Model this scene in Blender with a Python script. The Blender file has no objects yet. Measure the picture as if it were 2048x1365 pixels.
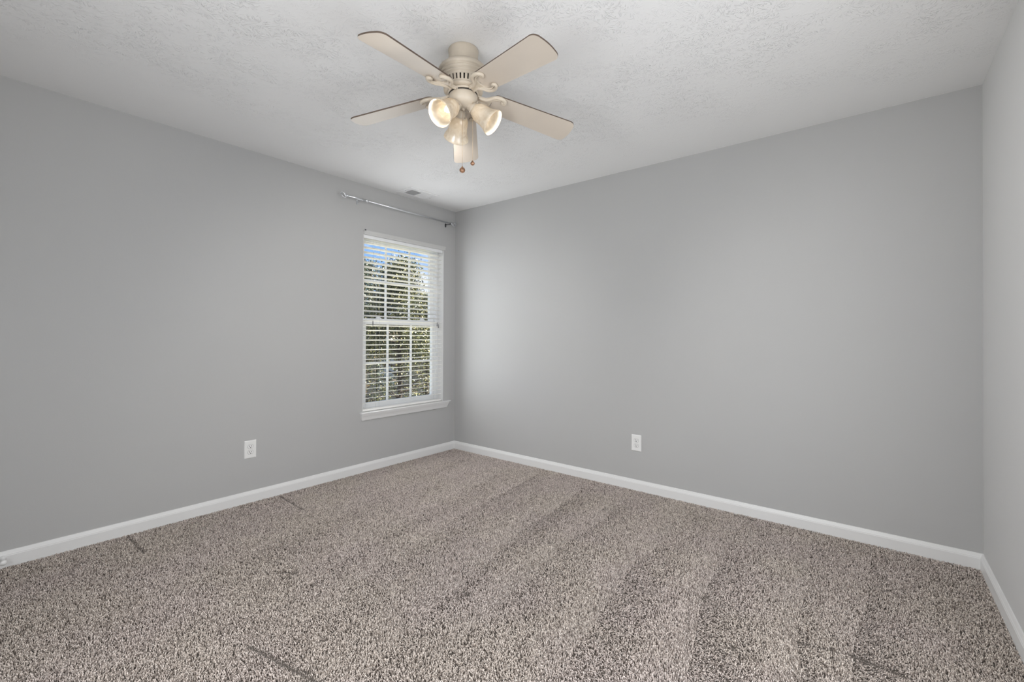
import bpy, math, random
import numpy as np
from mathutils import Vector, Matrix

random.seed(7)
rng = np.random.default_rng(7)
SC = bpy.context.scene
COL = SC.collection
PI = math.pi

# ------------------------------------------------------------------ camera
W, Hh = 2048.0, 1365.0
F_PX, YAW, PITCH, ROLL, CY = 897.151, 0.6778, 0.0067, 0.0046, 666.534
CAM = Vector((3.3705, -3.2449, 1.1577))
cam_data = bpy.data.cameras.new('camera')
cam_data.sensor_width = 36.0
cam_data.lens = 36.0 * F_PX / W
cam_data.shift_y = (CY - Hh / 2) / W
cam_data.clip_start = 0.02
cam = bpy.data.objects.new('camera', cam_data)
COL.objects.link(cam)
fw = Vector((-math.sin(YAW) * math.cos(PITCH), math.cos(YAW) * math.cos(PITCH), math.sin(PITCH)))
rt = Vector((math.cos(YAW), math.sin(YAW), 0))
up = rt.cross(fw)
rt2 = rt * math.cos(ROLL) + up * math.sin(ROLL)
up2 = -rt * math.sin(ROLL) + up * math.cos(ROLL)
cam.matrix_world = Matrix(((rt2.x, up2.x, -fw.x, CAM.x), (rt2.y, up2.y, -fw.y, CAM.y),
                           (rt2.z, up2.z, -fw.z, CAM.z), (0, 0, 0, 1)))
SC.camera = cam

# ------------------------------------------------------------------ view
SC.view_settings.view_transform = 'Standard'
SC.view_settings.look = 'None'
SC.view_settings.gamma = 1.0
SC.view_settings.use_curve_mapping = False
SC.view_settings.exposure = 1.22
SC.cycles.use_denoising = True
SC.cycles.max_bounces = 10
SC.cycles.diffuse_bounces = 6
SC.cycles.transparent_max_bounces = 12
SC.cycles.sample_clamp_indirect = 6.0
SC.cycles.caustics_reflective = False
SC.cycles.caustics_refractive = False

# room: corner seen in the photo is the origin, +x along the long wall, -y along the window wall
L, D, H = 3.801, 3.95, 2.44

# ------------------------------------------------------------------ sky, sun, window and fill lamps
def build_world():
    w = bpy.data.worlds.new('sky'); SC.world = w; w.use_nodes = True
    nt = w.node_tree; nt.nodes.clear()
    N = nt.nodes.new; K = nt.links.new
    out = N('ShaderNodeOutputWorld'); bg = N('ShaderNodeBackground')
    tc = N('ShaderNodeTexCoord'); mp = N('ShaderNodeMapping')
    mp.inputs['Scale'].default_value = (3.0, 3.0, 8.0)
    K(tc.outputs['Generated'], mp.inputs['Vector'])
    nz = N('ShaderNodeTexNoise'); nz.inputs['Scale'].default_value = 1.6
    nz.inputs['Detail'].default_value = 6; nz.inputs['Roughness'].default_value = 0.55
    K(mp.outputs[0], nz.inputs['Vector'])
    rp = N('ShaderNodeValToRGB')
    rp.color_ramp.elements[0].position = 0.44; rp.color_ramp.elements[1].position = 0.56
    rp.color_ramp.elements[0].color = (0.27, 0.47, 0.84, 1)
    rp.color_ramp.elements[1].color = (0.86, 0.88, 0.95, 1)
    K(nz.outputs['Fac'], rp.inputs['Fac'])
    K(rp.outputs['Color'], bg.inputs['Color'])
    bg.inputs['Strength'].default_value = 0.52
    K(bg.outputs[0], out.inputs['Surface'])
build_world()

sun_d = bpy.data.lights.new('sun', 'SUN'); sun_d.energy = 8.5; sun_d.angle = math.radians(0.6)
sun_d.color = (1.0, 0.93, 0.80)
sun = bpy.data.objects.new('sun', sun_d); COL.objects.link(sun)
sun.rotation_euler = Vector((-0.5, -0.55, -0.67)).to_track_quat('-Z', 'Y').to_euler()

def area_lamp(name, loc, direction, sx, sy, power, color, spread=180):
    d = bpy.data.lights.new(name, 'AREA'); d.shape = 'RECTANGLE'; d.size = sx; d.size_y = sy
    d.energy = power; d.color = color; d.spread = math.radians(spread)
    o = bpy.data.objects.new(name, d); COL.objects.link(o); o.location = loc
    o.rotation_euler = Vector(direction).to_track_quat('-Z', 'Y').to_euler()
    return o
# added fill lamps at two unseen made-up windows, behind and beside the camera
area_lamp('fill_lamp_rear', (2.62, -D + 0.02, 1.12), (0, 1, 0), 1.0, 1.25, 16.3, (0.99, 0.995, 1.0))
area_lamp('fill_lamp_side', (L - 0.02, -2.20, 1.12), (-1, 0, 0), 1.1, 1.25, 10.0, (0.99, 0.995, 1.0))
# open sky in front of the window beside the corner, entering at the wall face
area_lamp('daylight_corner_window', (0.035, -0.65, 1.28), (1, -0.08, 0), 0.76, 1.44, 4.8, (0.94, 0.97, 1.0))
area_lamp('fill_lamp_below', (-1.5, -0.62, -0.60), (0.66, 0, 0.75), 1.6, 1.4, 17.0, (1.0, 0.98, 0.95))  # added lamp low outside, brightens slat undersides in place of ground bounce

# ------------------------------------------------------------------ materials
def new_mat(name):
    m = bpy.data.materials.new(name); m.use_nodes = True
    nt = m.node_tree; b = nt.nodes['Principled BSDF']
    return m, nt, b

def mat(name, col, rough=0.5, metal=0.0, vary=0.04, scale=6.0, bump=0.0, bump_scale=200.0, spec=0.5, emit=0.0):
    m, nt, b = new_mat(name)
    N = nt.nodes.new; K = nt.links.new
    tc = N('ShaderNodeTexCoord')
    nz = N('ShaderNodeTexNoise'); nz.inputs['Scale'].default_value = scale; nz.inputs['Detail'].default_value = 3
    K(tc.outputs['Object'], nz.inputs['Vector'])
    rp = N('ShaderNodeValToRGB')
    rp.color_ramp.elements[0].position = 0.3; rp.color_ramp.elements[1].position = 0.7
    rp.color_ramp.elements[0].color = tuple(c * (1 - vary) for c in col) + (1,)
    rp.color_ramp.elements[1].color = tuple(min(1, c * (1 + vary)) for c in col) + (1,)
    K(nz.outputs['Fac'], rp.inputs['Fac']); K(rp.outputs['Color'], b.inputs['Base Color'])
    b.inputs['Roughness'].default_value = rough; b.inputs['Metallic'].default_value = metal
    b.inputs['Specular IOR Level'].default_value = spec
    if bump:
        n2 = N('ShaderNodeTexNoise'); n2.inputs['Scale'].default_value = bump_scale; n2.inputs['Detail'].default_value = 2
        K(tc.outputs['Object'], n2.inputs['Vector'])
        bp = N('ShaderNodeBump'); bp.inputs['Strength'].default_value = bump; bp.inputs['Distance'].default_value = 0.002
        K(n2.outputs['Fac'], bp.inputs['Height']); K(bp.outputs[0], b.inputs['Normal'])
    if emit:
        b.inputs['Emission Color'].default_value = col + (1,); b.inputs['Emission Strength'].default_value = emit
    return m

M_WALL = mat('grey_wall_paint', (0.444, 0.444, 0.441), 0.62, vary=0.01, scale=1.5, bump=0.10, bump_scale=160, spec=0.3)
M_WALL_LIT = mat('grey_wall_paint_lit', (0.60, 0.60, 0.595), 0.62, vary=0.01, scale=1.5, bump=0.10, bump_scale=160, spec=0.3)  # wall grey lightened; the extra light on the right wall is in its colour
M_TRIM = mat('white_trim_paint', (0.74, 0.74, 0.735), 0.35, vary=0.012, scale=3, spec=0.4)
M_VINYL = mat('white_vinyl', (0.80, 0.81, 0.82), 0.35, vary=0.012, scale=5)
M_BLIND = mat('white_blind_slat', (0.87, 0.86, 0.83), 0.42, vary=0.015, scale=7)
M_VALANCE = mat('grey_white_valance', (0.54, 0.54, 0.53), 0.5, vary=0.01)
M_CORD = mat('blind_cord', (0.62, 0.62, 0.61), 0.8)
M_TASSEL = mat('grey_tassel', (0.22, 0.22, 0.23), 0.6)
M_CREAM = mat('antique_cream_enamel', (0.565, 0.497, 0.405), 0.38, vary=0.03, scale=30, spec=0.45)
M_BLADE = mat('cream_blade_laminate', (0.56, 0.497, 0.425), 0.42, vary=0.02, scale=9, spec=0.4)
M_BLADE_EDGE = mat('brown_blade_top', (0.10, 0.070, 0.05), 0.5, vary=0.15, scale=25)
M_DARK = mat('dark_recess', (0.03, 0.025, 0.02), 0.8)
M_PLATE = mat('white_outlet_plastic', (0.78, 0.78, 0.77), 0.32, vary=0.01)
M_SLOT = mat('outlet_slot_black', (0.02, 0.02, 0.02), 0.6)
M_CHROME = mat('brushed_chrome', (0.70, 0.715, 0.735), 0.36, metal=0.9, vary=0.04, scale=60)
M_GUN = mat('dark_steel', (0.10, 0.10, 0.11), 0.35, metal=0.8)
M_BRASS = mat('chain_brass', (0.66, 0.52, 0.36), 0.3, metal=0.9)
M_COPPER = mat('copper_wood_knob', (0.36, 0.20, 0.12), 0.3, metal=0.35, vary=0.5, scale=60)
M_VENT = mat('white_register_enamel', (0.74, 0.74, 0.74), 0.4, vary=0.01)
M_RUBBER = mat('grey_rubber', (0.25, 0.25, 0.26), 0.7)
M_BARK = mat('tree_bark', (0.06, 0.048, 0.04), 0.9, vary=0.4, scale=20, bump=0.6, bump_scale=60)
M_GRASS = mat('dry_lawn', (0.25, 0.24, 0.16), 0.95, vary=0.4, scale=12)
M_ROOF = mat('pale_shingle', (0.26, 0.20, 0.185), 0.9, vary=0.15, scale=30)
M_HOUSEGUT = mat('white_fascia', (0.70, 0.70, 0.70), 0.5)
M_GLASSDARK = mat('dark_house_glass', (0.05, 0.06, 0.08), 0.1)

def siding_mat():
    m, nt, b = new_mat('slate_lap_siding')
    N = nt.nodes.new; K = nt.links.new
    tc = N('ShaderNodeTexCoord')
    wv = N('ShaderNodeTexWave'); wv.wave_type = 'BANDS'; wv.bands_direction = 'Z'; wv.wave_profile = 'SAW'
    wv.inputs['Scale'].default_value = 2.2
    K(tc.outputs['Object'], wv.inputs['Vector'])
    bp = N('ShaderNodeBump'); bp.inputs['Strength'].default_value = 0.8; bp.inputs['Distance'].default_value = 0.02
    K(wv.outputs['Fac'], bp.inputs['Height']); K(bp.outputs[0], b.inputs['Normal'])
    b.inputs['Base Color'].default_value = (0.013, 0.016, 0.021, 1); b.inputs['Roughness'].default_value = 0.7
    return m
M_SIDING = siding_mat()

def ceiling_mat():
    """white paint over a slap-brush (crow's foot) drywall texture: fans of fine ridges around random centres"""
    m, nt, b = new_mat('slap_brush_ceiling')
    N = nt.nodes.new; K = nt.links.new
    def math_(op, a, c=None, clamp=False):
        n = N('ShaderNodeMath'); n.operation = op; n.use_clamp = clamp
        for i, v in enumerate((a, c)):
            if v is None: continue
            if isinstance(v, (int, float)): n.inputs[i].default_value = v
            else: K(v, n.inputs[i])
        return n.outputs[0]
    tc = N('ShaderNodeTexCoord')
    # slight warp so strokes bend
    wn = N('ShaderNodeTexNoise'); wn.inputs['Scale'].default_value = 7.0; wn.inputs['Detail'].default_value = 1
    K(tc.outputs['Object'], wn.inputs['Vector'])
    sub = N('ShaderNodeVectorMath'); sub.operation = 'SUBTRACT'; K(wn.outputs['Color'], sub.inputs[0]); sub.inputs[1].default_value = (.5, .5, .5)
    scl = N('ShaderNodeVectorMath'); scl.operation = 'SCALE'; K(sub.outputs[0], scl.inputs[0]); scl.inputs['Scale'].default_value = 0.06
    add = N('ShaderNodeVectorMath'); add.operation = 'ADD'; K(tc.outputs['Object'], add.inputs[0]); K(scl.outputs[0], add.inputs[1])
    heights = []
    for sc_, off in ((9.5, 0.0), (12.5, 3.3)):
        mp = N('ShaderNodeMapping'); mp.inputs['Location'].default_value = (off, off * 1.7, 0); K(add.outputs[0], mp.inputs['Vector'])
        vo = N('ShaderNodeTexVoronoi'); vo.voronoi_dimensions = '2D'; vo.inputs['Scale'].default_value = sc_
        K(mp.outputs[0], vo.inputs['Vector'])
        d = N('ShaderNodeVectorMath'); d.operation = 'SUBTRACT'
        K(mp.outputs[0], d.inputs[0]); K(vo.outputs['Position'], d.inputs[1])
        sx = N('ShaderNodeSeparateXYZ'); K(d.outputs[0], sx.inputs[0])
        ang = math_('ARCTAN2', sx.outputs[1], sx.outputs[0])
        sc3 = N('ShaderNodeSeparateColor'); K(vo.outputs['Color'], sc3.inputs[0])
        cb = N('ShaderNodeCombineXYZ')
        K(math_('MULTIPLY', ang, 3.2), cb.inputs[0])
        K(math_('MULTIPLY', vo.outputs['Distance'], 2.2), cb.inputs[1])
        K(math_('MULTIPLY', sc3.outputs[0], 50.0), cb.inputs[2])
        nz = N('ShaderNodeTexNoise'); nz.inputs['Scale'].default_value = 2.0; nz.inputs['Detail'].default_value = 1.5
        K(cb.outputs[0], nz.inputs['Vector'])
        ridge = N('ShaderNodeMapRange'); ridge.inputs['From Min'].default_value = 0.56; ridge.inputs['From Max'].default_value = 0.66
        ridge.interpolation_type = 'SMOOTHSTEP'
        K(nz.outputs['Fac'], ridge.inputs['Value'])
        # strokes only on part of every fan
        fade = N('ShaderNodeMapRange'); fade.inputs['From Min'].default_value = 0.75; fade.inputs['From Max'].default_value = 0.35
        K(vo.outputs['Distance'], fade.inputs['Value'])
        core = N('ShaderNodeMapRange'); core.inputs['From Min'].default_value = 0.12; core.inputs['From Max'].default_value = 0.28
        K(vo.outputs['Distance'], core.inputs['Value'])
        heights.append(math_('MULTIPLY', math_('MULTIPLY', ridge.outputs[0], fade.outputs[0]), core.outputs[0]))
    hsum = math_('ADD', heights[0], heights[1])
    fine = N('ShaderNodeTexNoise'); fine.inputs['Scale'].default_value = 60; fine.inputs['Detail'].default_value = 3
    K(add.outputs[0], fine.inputs['Vector'])
    big = N('ShaderNodeTexNoise'); big.inputs['Scale'].default_value = 3.2; big.inputs['Detail'].default_value = 1
    K(tc.outputs['Object'], big.inputs['Vector'])
    bm = N('ShaderNodeMapRange'); bm.inputs['From Min'].default_value = 0.40; bm.inputs['From Max'].default_value = 0.60
    K(big.outputs['Fac'], bm.inputs['Value'])
    # a hand-smoothed margin along the walls (object coordinates are room coordinates)
    so = N('ShaderNodeSeparateXYZ'); K(tc.outputs['Object'], so.inputs[0])
    mx = math_('SUBTRACT', so.outputs[0], 0.22); my = math_('MULTIPLY', math_('ADD', so.outputs[1], 0.16), -1)
    mgn = math_('MULTIPLY', math_('MULTIPLY', math_('MINIMUM', mx, my), 1.8), 1.0, True)
    hs = math_('MULTIPLY', math_('MULTIPLY', hsum, mgn), math_('ADD', math_('MULTIPLY', bm.outputs[0], 0.8), 0.2))
    tot = math_('ADD', hs, math_('MULTIPLY', fine.outputs['Fac'], 0.10))
    bp = N('ShaderNodeBump'); bp.inputs['Strength'].default_value = 0.62; bp.inputs['Distance'].default_value = 0.0045
    K(tot, bp.inputs['Height']); K(bp.outputs[0], b.inputs['Normal'])
    b.inputs['Base Color'].default_value = (0.80, 0.80, 0.797, 1)
    b.inputs['Roughness'].default_value = 0.75; b.inputs['Specular IOR Level'].default_value = 0.25
    return m
M_CEIL = ceiling_mat()

def carpet_mat(name, island):
    m, nt, b = new_mat(name)
    N = nt.nodes.new; K = nt.links.new
    rp = N('ShaderNodeValToRGB'); e = rp.color_ramp.elements
    e[0].position = 0.0; e[0].color = (0.23, 0.195, 0.172, 1)
    e[1].position = 1.0; e[1].color = (0.92, 0.85, 0.795, 1)
    x = e.new(0.35); x.color = (0.535, 0.475, 0.435, 1)
    x = e.new(0.7); x.color = (0.74, 0.67, 0.62, 1)
    if island:
        g = N('ShaderNodeNewGeometry'); K(g.outputs['Random Per Island'], rp.inputs['Fac'])
    else:
        tc = N('ShaderNodeTexCoord'); nz = N('ShaderNodeTexNoise'); nz.inputs['Scale'].default_value = 300
        K(tc.outputs['Object'], nz.inputs['Vector']); K(nz.outputs['Fac'], rp.inputs['Fac'])
    # faint yellow and pinkish drifts of the yarn dye
    tc2 = N('ShaderNodeTexCoord'); n2 = N('ShaderNodeTexNoise'); n2.inputs['Scale'].default_value = 2.0; n2.inputs['Detail'].default_value = 2
    K(tc2.outputs['Object'], n2.inputs['Vector'])
    r2 = N('ShaderNodeValToRGB'); r2.color_ramp.elements[0].position = 0.4; r2.color_ramp.elements[1].position = 0.6
    r2.color_ramp.elements[0].color = (1.0, 0.982, 0.955, 1); r2.color_ramp.elements[1].color = (1.0, 0.972, 0.975, 1)
    K(n2.outputs['Fac'], r2.inputs['Fac'])
    mx = N('ShaderNodeMix'); mx.data_type = 'RGBA'; mx.blend_type = 'MULTIPLY'; mx.inputs['Factor'].default_value = 1.0
    K(rp.outputs['Color'], mx.inputs['A']); K(r2.outputs['Color'], mx.inputs['B'])
    K(mx.outputs['Result'], b.inputs['Base Color'])
    b.inputs['Roughness'].default_value = 0.95; b.inputs['Specular IOR Level'].default_value = 0.1
    return m
M_CARPET = carpet_mat('carpet_yarn', True)
M_BACKING = mat('carpet_backing', (0.105, 0.090, 0.078), 0.95, vary=0.2, scale=200)

def leaf_mat(name, cols):
    m, nt, b = new_mat(name)
    N = nt.nodes.new; K = nt.links.new
    g = N('ShaderNodeNewGeometry'); rp = N('ShaderNodeValToRGB'); e = rp.color_ramp.elements
    e[0].color = cols[0] + (1,); e[1].color = cols[-1] + (1,)
    for i, c in enumerate(cols[1:-1]):
        x = e.new((i + 1) / (len(cols) - 1)); x.color = c + (1,)
    K(g.outputs['Random Per Island'], rp.inputs['Fac']); K(rp.outputs['Color'], b.inputs['Base Color'])
    b.inputs['Roughness'].default_value = 0.35; b.inputs['Specular IOR Level'].default_value = 0.6
    return m
M_LEAF = leaf_mat('glossy_leaf', [(0.012, 0.016, 0.010), (0.02, 0.028, 0.013), (0.035, 0.048, 0.018), (0.07, 0.085, 0.028), (0.20, 0.20, 0.07), (0.52, 0.45, 0.24)])  # palest tones stand for sunlit leaves, darkest for shaded ones
M_LEAF2 = leaf_mat('blue_green_leaf', [(0.02, 0.04, 0.035), (0.05, 0.09, 0.075), (0.13, 0.15, 0.09), (0.30, 0.20, 0.09)])

def pane_mat():
    m = bpy.data.materials.new('window_pane_glass'); m.use_nodes = True
    nt = m.node_tree; nt.nodes.clear(); N = nt.nodes.new; K = nt.links.new
    out = N('ShaderNodeOutputMaterial'); mix = N('ShaderNodeMixShader')
    tr = N('ShaderNodeBsdfTransparent'); tr.inputs['Color'].default_value = (0.97, 0.985, 0.98, 1)
    gl = N('ShaderNodeBsdfGlossy'); gl.inputs['Roughness'].default_value = 0.02
    fr = N('ShaderNodeFresnel'); fr.inputs['IOR'].default_value = 1.45
    ge = N('ShaderNodeNewGeometry'); fac = N('ShaderNodeMath'); fac.operation = 'MULTIPLY_ADD'   # no total reflection inside the thin sheet
    K(ge.outputs['Backfacing'], fac.inputs[0]); fac.inputs[1].default_value = -1.0; fac.inputs[2].default_value = 1.0
    mu = N('ShaderNodeMath'); mu.operation = 'MULTIPLY'; K(fac.outputs[0], mu.inputs[0]); K(fr.outputs[0], mu.inputs[1])
    K(mu.outputs[0], mix.inputs[0]); K(tr.outputs[0], mix.inputs[1]); K(gl.outputs[0], mix.inputs[2])
    K(mix.outputs[0], out.inputs['Surface'])
    return m
M_PANE = pane_mat()

def shade_mat():
    """marbled alabaster glass"""
    m = bpy.data.materials.new('alabaster_glass'); m.use_nodes = True
    nt = m.node_tree; nt.nodes.clear(); N = nt.nodes.new; K = nt.links.new
    out = N('ShaderNodeOutputMaterial')
    tc = N('ShaderNodeTexCoord')
    nz = N('ShaderNodeTexNoise'); nz.inputs['Scale'].default_value = 26; nz.inputs['Detail'].default_value = 4
    nz.inputs['Distortion'].default_value = 2.0
    K(tc.outputs['Object'], nz.inputs['Vector'])
    rp = N('ShaderNodeValToRGB'); rp.color_ramp.elements[0].position = 0.35; rp.color_ramp.elements[1].position = 0.65
    rp.color_ramp.elements[0].color = (0.72, 0.64, 0.52, 1); rp.color_ramp.elements[1].color = (0.84, 0.78, 0.68, 1)
    K(nz.outputs['Fac'], rp.inputs['Fac'])
    df = N('ShaderNodeBsdfDiffuse'); tl = N('ShaderNodeBsdfTranslucent'); gl = N('ShaderNodeBsdfGlossy')
    gl.inputs['Roughness'].default_value = 0.15
    K(rp.outputs['Color'], df.inputs['Color']); K(rp.outputs['Color'], tl.inputs['Color'])
    m1 = N('ShaderNodeMixShader'); m1.inputs[0].default_value = 0.42
    K(df.outputs[0], m1.inputs[1]); K(tl.outputs[0], m1.inputs[2])
    m2 = N('ShaderNodeMixShader'); m2.inputs[0].default_value = 0.06
    K(m1.outputs[0], m2.inputs[1]); K(gl.outputs[0], m2.inputs[2])
    K(m2.outputs[0], out.inputs['Surface'])
    return m
M_SHADE = shade_mat()
LAMP_COLOR, LAMP_W = (1.0, 0.98, 0.955), 18.0
BULB_COLOR, BULB_STRENGTH = (1.0, 0.88, 0.70), 1.8
M_BULB = mat('glowing_bulb', (1, 1, 1), 0.3)
_b = M_BULB.node_tree.nodes['Principled BSDF']
_b.inputs['Emission Color'].default_value = BULB_COLOR + (1,)
_b.inputs['Emission Strength'].default_value = BULB_STRENGTH

# ------------------------------------------------------------------ mesh helpers
class MB:
    """collects vertices and faces of ONE part; build() links it as one mesh object"""
    def __init__(self): self.v, self.f, self.s, self.mi = [], [], [], []
    def add(self, vs, fs, smooth=False, mi=0):
        o = len(self.v); self.v.extend([tuple(p) for p in vs])
        for f in fs:
            self.f.append([i + o for i in f]); self.s.append(smooth); self.mi.append(mi)
        return self
    def box(self, x0, x1, y0, y1, z0, z1, mi=0, mtx=None):
        vs = [Vector((x, y, z)) for x in (x0, x1) for y in (y0, y1) for z in (z0, z1)]
        if mtx: vs = [mtx @ p for p in vs]
        return self.add(vs, [(0, 1, 3, 2), (4, 6, 7, 5), (0, 4, 5, 1), (2, 3, 7, 6), (0, 2, 6, 4), (1, 5, 7, 3)], False, mi)
    def lathe(self, prof, n=48, mtx=None, cap=False, mi=0, smooth=True):
        vs, fs = [], []
        for r, z in prof:
            for i in range(n):
                a = 2 * PI * i / n; vs.append(Vector((r * math.cos(a), r * math.sin(a), z)))
        if mtx: vs = [mtx @ p for p in vs]
        for j in range(len(prof) - 1):
            for i in range(n):
                k = (i + 1) % n; fs.append((j * n + i, j * n + k, (j + 1) * n + k, (j + 1) * n + i))
        if cap:
            fs.append(tuple(range(n - 1, -1, -1))); fs.append(tuple((len(prof) - 1) * n + i for i in range(n)))
        return self.add(vs, fs, smooth, mi)
    def tube(self, pts, rad, n=8, flat=None, mi=0, cap=True):
        """swept round section; rad number or list; flat=(axis, factor) squashes the section along an axis"""
        pts = [Vector(p) for p in pts]; m = len(pts)
        rads = [rad] * m if isinstance(rad, (int, float)) else rad
        vs, fs = [], []; ref = None
        for i, p in enumerate(pts):
            t = (pts[min(i + 1, m - 1)] - pts[max(i - 1, 0)]).normalized()
            if ref is None:
                ref = Vector((0, 0, 1)) if abs(t.z) < 0.9 else Vector((1, 0, 0))
            a = (ref - t * ref.dot(t)).normalized(); ref = a; b = t.cross(a)
            for k in range(n):
                q = 2 * PI * k / n; off = (a * math.cos(q) + b * math.sin(q)) * rads[i]
                if flat: off = off - flat[0] * off.dot(flat[0]) * (1 - flat[1])
                vs.append(p + off)
        for i in range(m - 1):
            for k in range(n):
                l = (k + 1) % n; fs.append((i * n + k, i * n + l, (i + 1) * n + l, (i + 1) * n + k))
        if cap: fs.append(tuple(range(n - 1, -1, -1))); fs.append(tuple((m - 1) * n + k for k in range(n)))
        return self.add(vs, fs, True, mi)
    def extrude(self, poly, fn, t0, t1, mi=0, mi_side=None, mi_top=None):
        """2-D outline through fn(u, v, t) at depth t0 and t1"""
        n = len(poly); vs = [fn(u, v, t0) for u, v in poly] + [fn(u, v, t1) for u, v in poly]
        self.add(vs, [tuple(range(n - 1, -1, -1))], False, mi)
        o = len(self.v) - 2 * n
        self.f.append([o + n + i for i in range(n)]); self.s.append(False); self.mi.append(mi if mi_top is None else mi_top)
        for i in range(n):
            j = (i + 1) % n
            self.f.append([o + i, o + j, o + n + j, o + n + i]); self.s.append(False); self.mi.append(mi if mi_side is None else mi_side)
        return self
    def profile(self, prof, fn, s0, s1, mi=0, smooth=False):
        """open 2-D profile swept straight from s0 to s1, fn(u, v, s)"""
        n = len(prof); vs = [fn(u, v, s0) for u, v in prof] + [fn(u, v, s1) for u, v in prof]
        fs = [(i, i + 1, n + i + 1, n + i) for i in range(n - 1)]
        fs += [tuple(range(n - 1, -1, -1)), tuple(n + i for i in range(n)), (n - 1, 0, n, 2 * n - 1)]
        return self.add(vs, fs, smooth, mi)
    def build(self, name, mats, parent=None, loc=(0, 0, 0), bevel=0.0, seg=2, fix=True):
        me = bpy.data.meshes.new(name); me.from_pydata(self.v, [], self.f)
        me.polygons.foreach_set('use_smooth', self.s); me.polygons.foreach_set('material_index', self.mi)
        for m in (mats if isinstance(mats, (list, tuple)) else [mats]): me.materials.append(m)
        if fix:
            import bmesh
            bm = bmesh.new(); bm.from_mesh(me); bmesh.ops.recalc_face_normals(bm, faces=bm.faces); bm.to_mesh(me); bm.free()
        me.update()
        o = bpy.data.objects.new(name, me); COL.objects.link(o); o.location = loc
        if parent: o.parent = parent
        if bevel:
            md = o.modifiers.new('soft_edges', 'BEVEL'); md.width = bevel; md.segments = seg; md.limit_method = 'ANGLE'
            md.angle_limit = math.radians(40)
        return o

def tag(o, label=None, cat=None, group=None, kind=None):
    for k, v in (('label', label), ('category', cat), ('group', group), ('kind', kind)):
        if v: o[k] = v
    return o
def thing(name, loc, label, cat, group=None, kind=None):
    o = bpy.data.objects.new(name, None); COL.objects.link(o); o.location = loc
    o.empty_display_size = 0.1
    return tag(o, label, cat, group, kind)
def struct(o, label=None, cat=None):
    return tag(o, label, cat, None, 'structure')

# ------------------------------------------------------------------ room shell
RZ0_, RZ1_ = 0.45, 1.80
WY0, WY1, WZ0, WZ1 = -1.075, -0.160, 0.505, 2.045      # opening of the window in the window wall
T = 0.16
m = MB()
m.box(-T, 0, -D - T, WY0, -0.05, H); m.box(-T, 0, WY1, T, -0.05, H)
m.box(-T, 0, WY0, WY1, -0.05, WZ0); m.box(-T, 0, WY0, WY1, WZ1, H)
struct(m.build('wall_left', M_WALL), 'grey painted window wall on the left with one sash window near the corner', 'wall')
m = MB(); m.box(0, L + T, 0, T, -0.05, H)
struct(m.build('wall_back', M_WALL), 'wide blank grey wall right of the corner with one outlet', 'wall')
QY0, QY1 = -2.80, -1.60                                 # opening of the added side window beside the camera
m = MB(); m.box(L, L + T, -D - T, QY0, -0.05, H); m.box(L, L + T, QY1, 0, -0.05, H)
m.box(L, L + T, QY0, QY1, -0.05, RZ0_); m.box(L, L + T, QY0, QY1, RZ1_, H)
struct(m.build('wall_right', M_WALL_LIT), 'narrow strip of grey wall at the right edge, its light put into the colour', 'wall')
RX0, RX1, RZ0, RZ1 = 2.07, 3.17, 0.45, 1.80             # opening of the added window behind the camera
m = MB()
m.box(0, RX0, -D - T, -D, -0.05, H); m.box(RX1, L, -D - T, -D, -0.05, H)
m.box(RX0, RX1, -D - T, -D, -0.05, RZ0); m.box(RX0, RX1, -D - T, -D, RZ1, H)
struct(m.build('wall_front', M_WALL), 'grey wall behind the camera with one added window', 'wall')
m = MB(); m.box(-T, L + T, -D - T, T, H, H + 0.12)
struct(m.build('ceiling', M_CEIL), 'white ceiling with a slap brush stroke texture', 'ceiling')
m = MB(); m.box(-T, L + T, -D - T, T, -0.12, -0.012)
struct(m.build('floor', M_BACKING), 'floor covered wall to wall in taupe carpet', 'floor')

# baseboards: tall flat board with an ogee top
BP = [(0, -0.012), (0.013, -0.012), (0.013, 0.050), (0.0115, 0.053), (0.0115, 0.056), (0.009, 0.061), (0.0065, 0.068), (0.0045, 0.0735), (0, 0.0745)]
m = MB(); m.profile(BP, lambda u, v, s: (u, s, v), -D, 0)
struct(m.build('baseboard_left', M_TRIM), 'white baseboard along the window wall', 'baseboard')
m = MB(); m.profile(BP, lambda u, v, s: (s, -u, v), 0, L)
struct(m.build('baseboard_back', M_TRIM), 'white baseboard along the wide blank wall', 'baseboard')
m = MB(); m.profile(BP, lambda u, v, s: (L - u, s, v), -D, 0)
struct(m.build('baseboard_right', M_TRIM), 'white baseboard along the right edge wall', 'baseboard')
m = MB(); m.profile(BP, lambda u, v, s: (s, -D + u, v), 0, L)
struct(m.build('baseboard_front', M_TRIM), 'white baseboard along the wall behind the camera', 'baseboard')

# ------------------------------------------------------------------ window 1 (double hung, 3 over 3 columns)
win = bpy.data.objects.new('window_1', None); COL.objects.link(win); win.location = (0, -0.6175, WZ0)
struct(win, 'white double hung sash window beside the room corner', 'window')
def wl(o): o.location = (-win.location[0], -win.location[1], -win.location[2]); return o
m = MB()                                                # painted returns of the opening + vinyl frame
e = 0.004
m.box(-T, -0.001, WY0, WY0 + e, WZ0, WZ1); m.box(-T, -0.001, WY1 - e, WY1, WZ0, WZ1); m.box(-T, -0.001, WY0, WY1, WZ1 - e, WZ1)
wl(m.build('jamb', M_TRIM, win))
m = MB()
fy0, fy1, fz0, fz1 = WY0 + e, WY1 - e, WZ0, WZ1 - e
m.box(-0.155, -0.072, fy0, fy0 + 0.036, fz0, fz1); m.box(-0.155, -0.072, fy1 - 0.036, fy1, fz0, fz1)
m.box(-0.155, -0.0725, fy0 + 0.0362, fy1 - 0.0362, fz1 - 0.034, fz1); m.box(-0.155, -0.0725, fy0 + 0.0362, fy1 - 0.0362, fz0 + 0.0005, fz0 + 0.03)
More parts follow.
